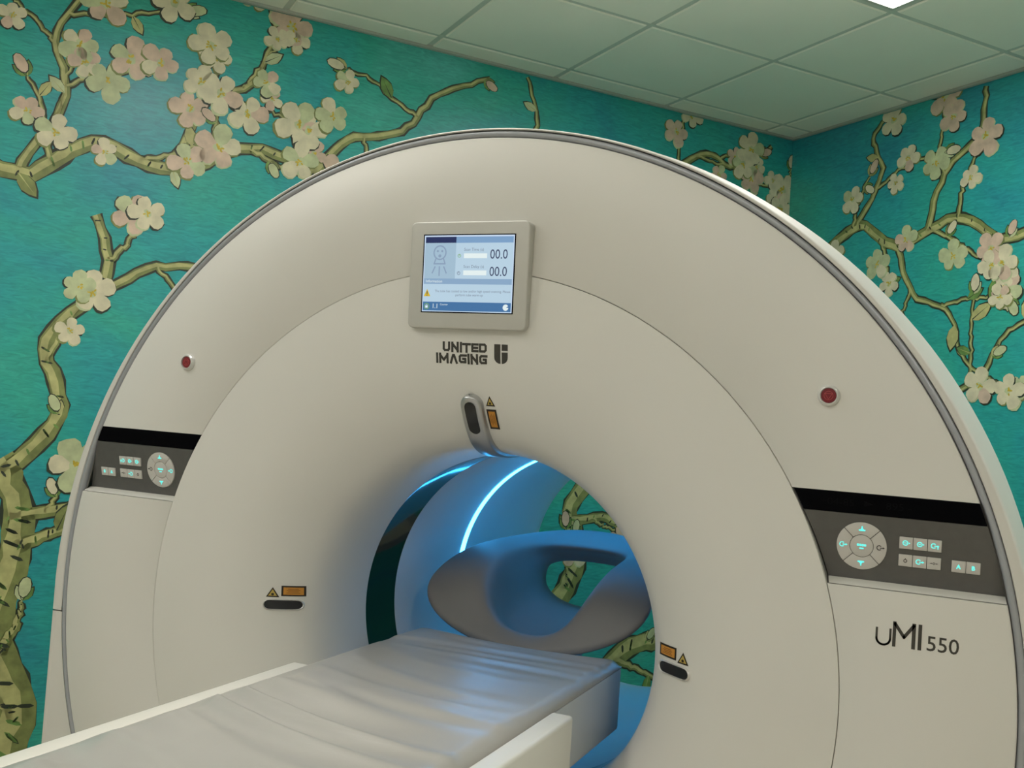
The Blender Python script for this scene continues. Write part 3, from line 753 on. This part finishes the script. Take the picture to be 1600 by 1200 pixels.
p1, e1 = letters('UNITED', 0, 0, 0.0180, W1, 0.0027, 0.0046)
p2, e2 = letters('IMVGING', 0, 0, 0.0180, W1, 0.0027, 0.0046)
def shift(P_, dx, dz): return [[(x + dx, z + dz) for x, z in q] for q in P_]
e1 -= 0.0027; e2 -= 0.0027
XE = 0.0410
multi('brand_lettering', shift(p1, XE - e1, 1.5845) + shift(p2, XE - e2, 1.5615), ylogo, M['ink'], G)
sx0, sz0 = 0.0578, 1.6020
S1 = [(sx0, sz0), (sx0 + 0.0135, sz0), (sx0 + 0.0135, sz0 - 0.0385)] + [(sx0 + 0.0135 - 0.0135 * math.sin(a), sz0 - 0.0265 - 0.012 * math.cos(a)) for a in (0.35, 0.7, 1.05, 1.35)] + [(sx0, sz0 - 0.025)]
S2 = [rect(sx0 + 0.0165 + 0.0066, sz0 - 0.0062, 0.0132, 0.0124)]
S3 = [(sx0 + 0.0165, sz0 - 0.0158), (sx0 + 0.0297, sz0 - 0.0158), (sx0 + 0.0297, sz0 - 0.025)] + [(sx0 + 0.0165 + 0.0132 * math.sin(a), sz0 - 0.0265 - 0.012 * math.cos(a)) for a in (1.35, 1.05, 0.7, 0.35)] + [(sx0 + 0.0165, sz0 - 0.0385)]
multi('shield_emblem', [S1] + S2 + [S3], ylogo, M['ink'], G)
uu = [(0.8030, 1.1500)] + arc(0.8137, 1.1342, 0.0107, math.pi, 2 * math.pi, 14) + [(0.8244, 1.1500)]
mod = stroke(uu, 0.0034) + stroke([(0.8305, 1.1245), (0.8305, 1.1622)], 0.0052) + stroke([(0.8605, 1.1245), (0.8605, 1.1622)], 0.0058) + \
    stroke([(0.8312, 1.1605), (0.8457, 1.1400), (0.8600, 1.1605)], 0.0052) + stroke([(0.8700, 1.1245), (0.8700, 1.1622)], 0.0056)
multi('model_lettering', mod, -0.0006, M['ink'], G)
text('model_number', '550', 0.8795, 1.1240, 0.0345, -0.0004, M['ink'], G, sx=0.98, off=0.0002)

# tilted display above the bore
DX0, DX1, DZ0, DZ1 = -0.1315, 0.1325, 1.6285, 1.8435
def dys(z, h=0.0): return -0.012 - (z - DZ0) / (DZ1 - DZ0) * 0.013 - h
def rrect(x0, x1, z0, z1, r, n=6):
    return arc(x1 - r, z1 - r, r, 0, math.pi / 2, n) + arc(x0 + r, z1 - r, r, math.pi / 2, math.pi, n) + arc(x0 + r, z0 + r, r, math.pi, 1.5 * math.pi, n) + arc(x1 - r, z0 + r, r, 1.5 * math.pi, 2 * math.pi, n)
D = prism('display', rrect(DX0, DX1, DZ0, DZ1, 0.012), lambda x, z: dys(z), lambda x, z: 0.004, M['bezel'], G, bevel=0.0028, bseg=3)
D['label'] = 'silver framed information display'
SX0, SX1, SZ0, SZ1 = -0.1015, 0.1035, 1.6600, 1.8180
multi('screen_border', [rect((SX0 + SX1) / 2, (SZ0 + SZ1) / 2, SX1 - SX0, SZ1 - SZ0)], lambda x, z: dys(z, 0.0006), M['black_glass'], D)
SC = dict(bg=(182, 207, 224), bgl=(160, 187, 206), navy=(32, 44, 88), head=(122, 158, 196), bar=(136, 166, 196), foot=(66, 112, 160), white=(226, 238, 238), ink=(52, 60, 92), grey=(118, 128, 146), frame=(196, 214, 236), yel=(208, 176, 40), grn=(120, 170, 90))
MS = {k_: screen('screen_' + k_, c) for k_, c in SC.items()}
bw, bh = SX1 - SX0, SZ1 - SZ0
def U(u): return SX0 + u * bw
def Vv(v_): return SZ1 - v_ * bh
def srect(name, u0, v0, u1, v1, m, lay): multi(name, [[(U(u0), Vv(v1)), (U(u1), Vv(v1)), (U(u1), Vv(v0)), (U(u0), Vv(v0))]], lambda x, z: dys(z, 0.0008 + lay * 0.0002), MS[m], D, th=0.0001)
def stext(body, u, v_, size, m, align='LEFT', sx=1.0, off=0.0): text('screen_text', body, U(u), Vv(v_), size, lambda x, z: dys(z, 0.0016), MS[m], D, align, sx, off)
srect('screen', 0.012, 0.014, 0.988, 0.986, 'frame', 0)
srect('screen_field', 0.022, 0.085, 0.978, 0.98, 'bg', 1)
srect('screen_field', 0.022, 0.11, 0.365, 0.565, 'bgl', 2)
srect('screen_header', 0.026, 0.034, 0.365, 0.112, 'navy', 2)
srect('screen_header', 0.365, 0.034, 0.978, 0.112, 'head', 2)
srect('screen_bar', 0.022, 0.565, 0.978, 0.635, 'bar', 2)
srect('screen_footer', 0.022, 0.862, 0.978, 0.975, 'foot', 2)
srect('screen_field', 0.455, 0.245, 0.705, 0.305, 'white', 3)
srect('screen_field', 0.455, 0.46, 0.705, 0.52, 'white', 3)
stext('Scan Time (s)', 0.455, 0.212, 0.0080, 'grey'); stext('Scan Delay (s)', 0.455, 0.428, 0.0080, 'grey')
stext('00.0', 0.735, 0.312, 0.0265, 'ink', sx=0.86); stext('00.0', 0.735, 0.528, 0.0265, 'ink', sx=0.86)
stext('Information', 0.045, 0.616, 0.0080, 'white')
stext('The tube has cooled to low and/or high speed scanning. Please', 0.56, 0.738, 0.0066, 'grey', 'CENTER')
stext('perform tube warm-up', 0.53, 0.786, 0.0066, 'grey', 'CENTER')
stext('1.1', 0.125, 0.945, 0.0135, 'white', sx=0.9)
stext('Counter', 0.215, 0.905, 0.0052, 'white')
sl = lambda x, z: dys(z, 0.0015)
fx, fz = U(0.19), Vv(0.235)
multi('screen_icon', ring_poly(fx, fz, 0.0150, 0.0028, n=28) + ring_poly(fx - 0.0050, fz + 0.003, 0.0024, 0.0024, n=10) + ring_poly(fx + 0.0050, fz + 0.003, 0.0024, 0.0024, n=10) + ring_poly(fx, fz - 0.0066, 0.0034, 0.0034, n=10) +
      stroke([(fx - 0.009, fz - 0.013), (fx - 0.0125, fz - 0.0225), (fx + 0.0125, fz - 0.0225), (fx + 0.009, fz - 0.013)], 0.0026) +
      stroke([(fx - 0.010, fz - 0.0285), (fx - 0.0160, fz - 0.041)], 0.0026) + stroke([(fx, fz - 0.0285), (fx, fz - 0.046)], 0.0026) + stroke([(fx + 0.010, fz - 0.0285), (fx + 0.0160, fz - 0.041)], 0.0026), sl, screen('screen_icon_grey', (136, 156, 182)), D, th=0.0001)
for v_ in (0.275, 0.495): multi('screen_icon', ring_poly(U(0.405), Vv(v_), 0.0036, 0.0010, n=14) + [rect(U(0.405), Vv(v_) + 0.0012, 0.0009, 0.003)], sl, MS['grn'] if v_ < 0.3 else MS['grey'], D, th=0.0001)
tx, tz = U(0.065), Vv(0.755)
multi('screen_icon', [[(tx - 0.0075, tz - 0.006), (tx + 0.0075, tz - 0.006), (tx, tz + 0.0085)]], sl, MS['yel'], D, th=0.0001)
multi('screen_icon', [rect(tx, tz + 0.001, 0.0016, 0.006), rect(tx, tz - 0.0042, 0.0016, 0.0016)], lambda x, z: dys(z, 0.0018), MS['ink'], D, th=0.0001)
multi('screen_icon', ring_poly(U(0.065), Vv(0.92), 0.0062, 0.0014, n=20), sl, MS['grn'], D, th=0.0001)
multi('screen_icon', [rect(U(0.065), Vv(0.92) - 0.0012, 0.0055, 0.0042)] + ring_poly(U(0.065), Vv(0.92) + 0.001, 0.0024, 0.0008, 0, math.pi, 8), lambda x, z: dys(z, 0.0018), MS['white'], D, th=0.0001)
multi('screen_icon', [arc(U(0.925), Vv(0.92), 0.0062, 0.5, 2 * math.pi - 0.1, 20) + [(U(0.925) + 0.001, Vv(0.92))]], sl, MS['white'], D, th=0.0001)

# ------------------------------------------------------------------ patient table, mattress, head holder
TB = thing('patient_table', 'white patient table running into the scanner bore', 'patient table', (0, -1.2, 0))
YE = -0.072
def extrude_prof(name, prof, y0, y1, m, parent, **k):
    n = len(prof); v = [(x, y0, z) for x, z in prof] + [(x, y1, z) for x, z in prof]
    f = [tuple(range(n)), tuple(range(2 * n - 1, n - 1, -1))] + [(i, (i + 1) % n, (i + 1) % n + n, i + n) for i in range(n)]
    return mesh(name, v, f, m, parent, **k)
extrude_prof('table_body', [(-0.305, 0.56), (0.305, 0.56), (0.305, 0.931), (0.262, 0.931), (0.262, 0.776), (-0.262, 0.776), (-0.262, 0.931), (-0.305, 0.931)], -2.45, YE, M['table'], TB, bevel=0.007, bseg=3)
extrude_prof('pallet', [(-0.258, 0.790), (-0.246, 0.779), (0.246, 0.779), (0.258, 0.790), (0.258, 0.9215), (-0.258, 0.9215)], -2.35, 0.368, M['pallet'], TB, bevel=0.004, bseg=2)
extrude_prof('pedestal', [(-0.22, ZF), (0.22, ZF), (0.22, 0.559), (-0.22, 0.559)], -2.2, -0.45, M['table'], TB, bevel=0.03, bseg=4)
extrude_prof('table_foot', [(-0.30, ZF), (0.30, ZF), (0.28, ZF + 0.06), (-0.28, ZF + 0.06)], -2.3, -0.35, M['panel_grey'], TB, bevel=0.01, bseg=2)

# wrinkled vinyl mattress
NX, NY = 70, 420
Y0, Y1 = -2.30, 0.372
HW = 0.257
def mz(x, y):
    t = x / HW
    z = 0.9355 + 0.009 * t * t
    env = 0.10 + 0.90 * min(1, max(0, (-0.02 - y) / 0.30))
    wob = 0.035 * noise.noise(Vector((x * 3.0, y * 2.5, 4.4)))
    q = y + 0.42 * (x + HW) - 0.55 * (x + HW) ** 2 + wob          # folds fan out slantwise from the left edge
    a = noise.noise(Vector((x * 1.1, q * 9.0, 1.7))); b = noise.noise(Vector((x * 1.8 + 3, q * 19.0, 5.1)))
    c = noise.noise(Vector((x * 2.0, y * 2.2, 9.0)))
    fade = min(1, max(0, (t + 0.93) / 0.22)) * (1 - 0.75 * min(1, max(0, (t + 0.35) / 1.1)))
    ridge = math.exp(-(a * 3.4) ** 2)
    z += env * fade * (0.0270 * ridge + 0.0060 * b) + 0.0025 * c
    d = math.exp(-((y - 0.22) / 0.10) ** 2)            # dip and tucks close to the head end
    z += d * 0.0045 * noise.noise(Vector((x * 3.0 + 2, (y + 0.5 * x * x) * 30, 2.2)))
    e = 1 - abs(t)
    if e < 0.10: z += (0.9262 - z) * (1 - e / 0.10) ** 2
    g = (Y1 - y)
    if g < 0.03: z -= 0.010 * (1 - g / 0.03) ** 2
    return max(z, 0.9245)
v = []; f = []
for j in range(NY + 1):
    y = Y0 + (Y1 - Y0) * j / NY
    for i in range(NX + 1):
        s = -1 + 2 * i / NX; x = HW * (1.15 * s - 0.15 * s ** 3) / 1.0
        x = max(-HW, min(HW, x)); v.append((x, y, mz(x, y)))
k = NX + 1
for j in range(NY):
    for i in range(NX): f.append((j * k + i, j * k + i + 1, (j + 1) * k + i + 1, (j + 1) * k + i))
loop = [i for i in range(k)] + [j * k + NX for j in range(1, NY + 1)] + [NY * k + i for i in range(NX - 1, -1, -1)] + [j * k for j in range(NY - 1, 0, -1)]
b0 = len(v)
for i in loop: v.append((v[i][0], v[i][1], 0.9222))
for a in range(len(loop)):
    c = (a + 1) % len(loop); f.append((loop[a], loop[c], b0 + c, b0 + a))
f.append(tuple(b0 + i for i in range(len(loop))))
tag(mesh('table_mattress', v, f, M['vinyl'], None, smooth=True, angle=60), 'wrinkled grey vinyl mattress on the white patient table', 'mattress')

# scooped head holder: rings of points (outer edge, crest, cavity, opening), right half then mirrored
OUT = [(0, .405, .914), (.075, .400, .922), (.140, .395, .938), (.205, .398, .962), (.258, .415, .992), (.288, .445, 1.026), (.288, .50, 1.062), (.270, .58, 1.096), (.245, .67, 1.118), (.205, .78, 1.130), (.150, .875, 1.142), (.080, .925, 1.152), (0, .94, 1.155)]
CRE = [(0, .452, .940), (.045, .440, .948), (.080, .436, .968), (.104, .440, 1.000), (.120, .452, 1.036), (.130, .475, 1.062), (.137, .52, 1.085), (.142, .58, 1.102), (.144, .66, 1.110), (.140, .74, 1.112), (.118, .815, 1.112), (.065, .845, 1.112), (0, .855, 1.112)]
MID = [(0, .56, .902), (.045, .555, .904), (.085, .56, .912), (.112, .57, .930), (.128, .585, .952), (.136, .61, .978), (.140, .64, 1.004), (.143, .68, 1.030), (.145, .74, 1.056), (.142, .80, 1.076), (.120, .858, 1.088), (.065, .885, 1.092), (0, .892, 1.093)]
HOL = [(0, .90, .944), (.045, .90, .946), (.085, .90, .954), (.112, .90, .968), (.130, .90, .984), (.138, .90, 1.000), (.141, .90, 1.014), (.140, .90, 1.028), (.134, .90, 1.042), (.118, .905, 1.055), (.085, .91, 1.063), (.045, .912, 1.066), (0, .913, 1.067)]
def lp(A, B, t): return [tuple(a + (b - a) * t for a, b in zip(p, q)) for p, q in zip(A, B)]
def dz_(A, d): return [(x, y, z + d) for x, y, z in A]
BACK = [(x * 0.985, y + 0.004, z - 0.014) for x, y, z in OUT]
rings = [BACK, OUT, dz_(lp(OUT, CRE, 0.12), 0.004), dz_(lp(OUT, CRE, 0.55), 0.006), dz_(lp(OUT, CRE, 0.90), 0.003), lp(CRE, MID, 0.12), lp(CRE, MID, 0.6), MID, lp(MID, HOL, 0.5), HOL, [(x * 1.08, y + 0.02, z + (0.012 if z > 1.03 else -0.012)) for x, y, z in HOL]]
v = []; f = []
def full(A): return [p for p in A] + [(-x, y, z) for x, y, z in A[-2:0:-1]]
F_ = [full(r0) for r0 in rings]; k = len(F_[0])
for r0 in F_: v += r0
for s in range(len(F_) - 1):
    for i in range(k): f.append((s * k + i, s * k + (i + 1) % k, (s + 1) * k + (i + 1) % k, (s + 1) * k + i))
HH = thing('head_holder', 'scooped plastic head holder at the end of the table inside the bore', 'head rest', (0, 0.40, 0.8 + DZ))
mesh('cradle', v, f, M['holder'], HH, smooth=True, angle=80, solid=0.006, sub=2)
extrude_prof('mounting_tongue', [(-0.10, 0.885), (0.10, 0.885), (0.10, 0.905), (-0.10, 0.905)], 0.369, 0.56, M['holder'], HH, bevel=0.004)
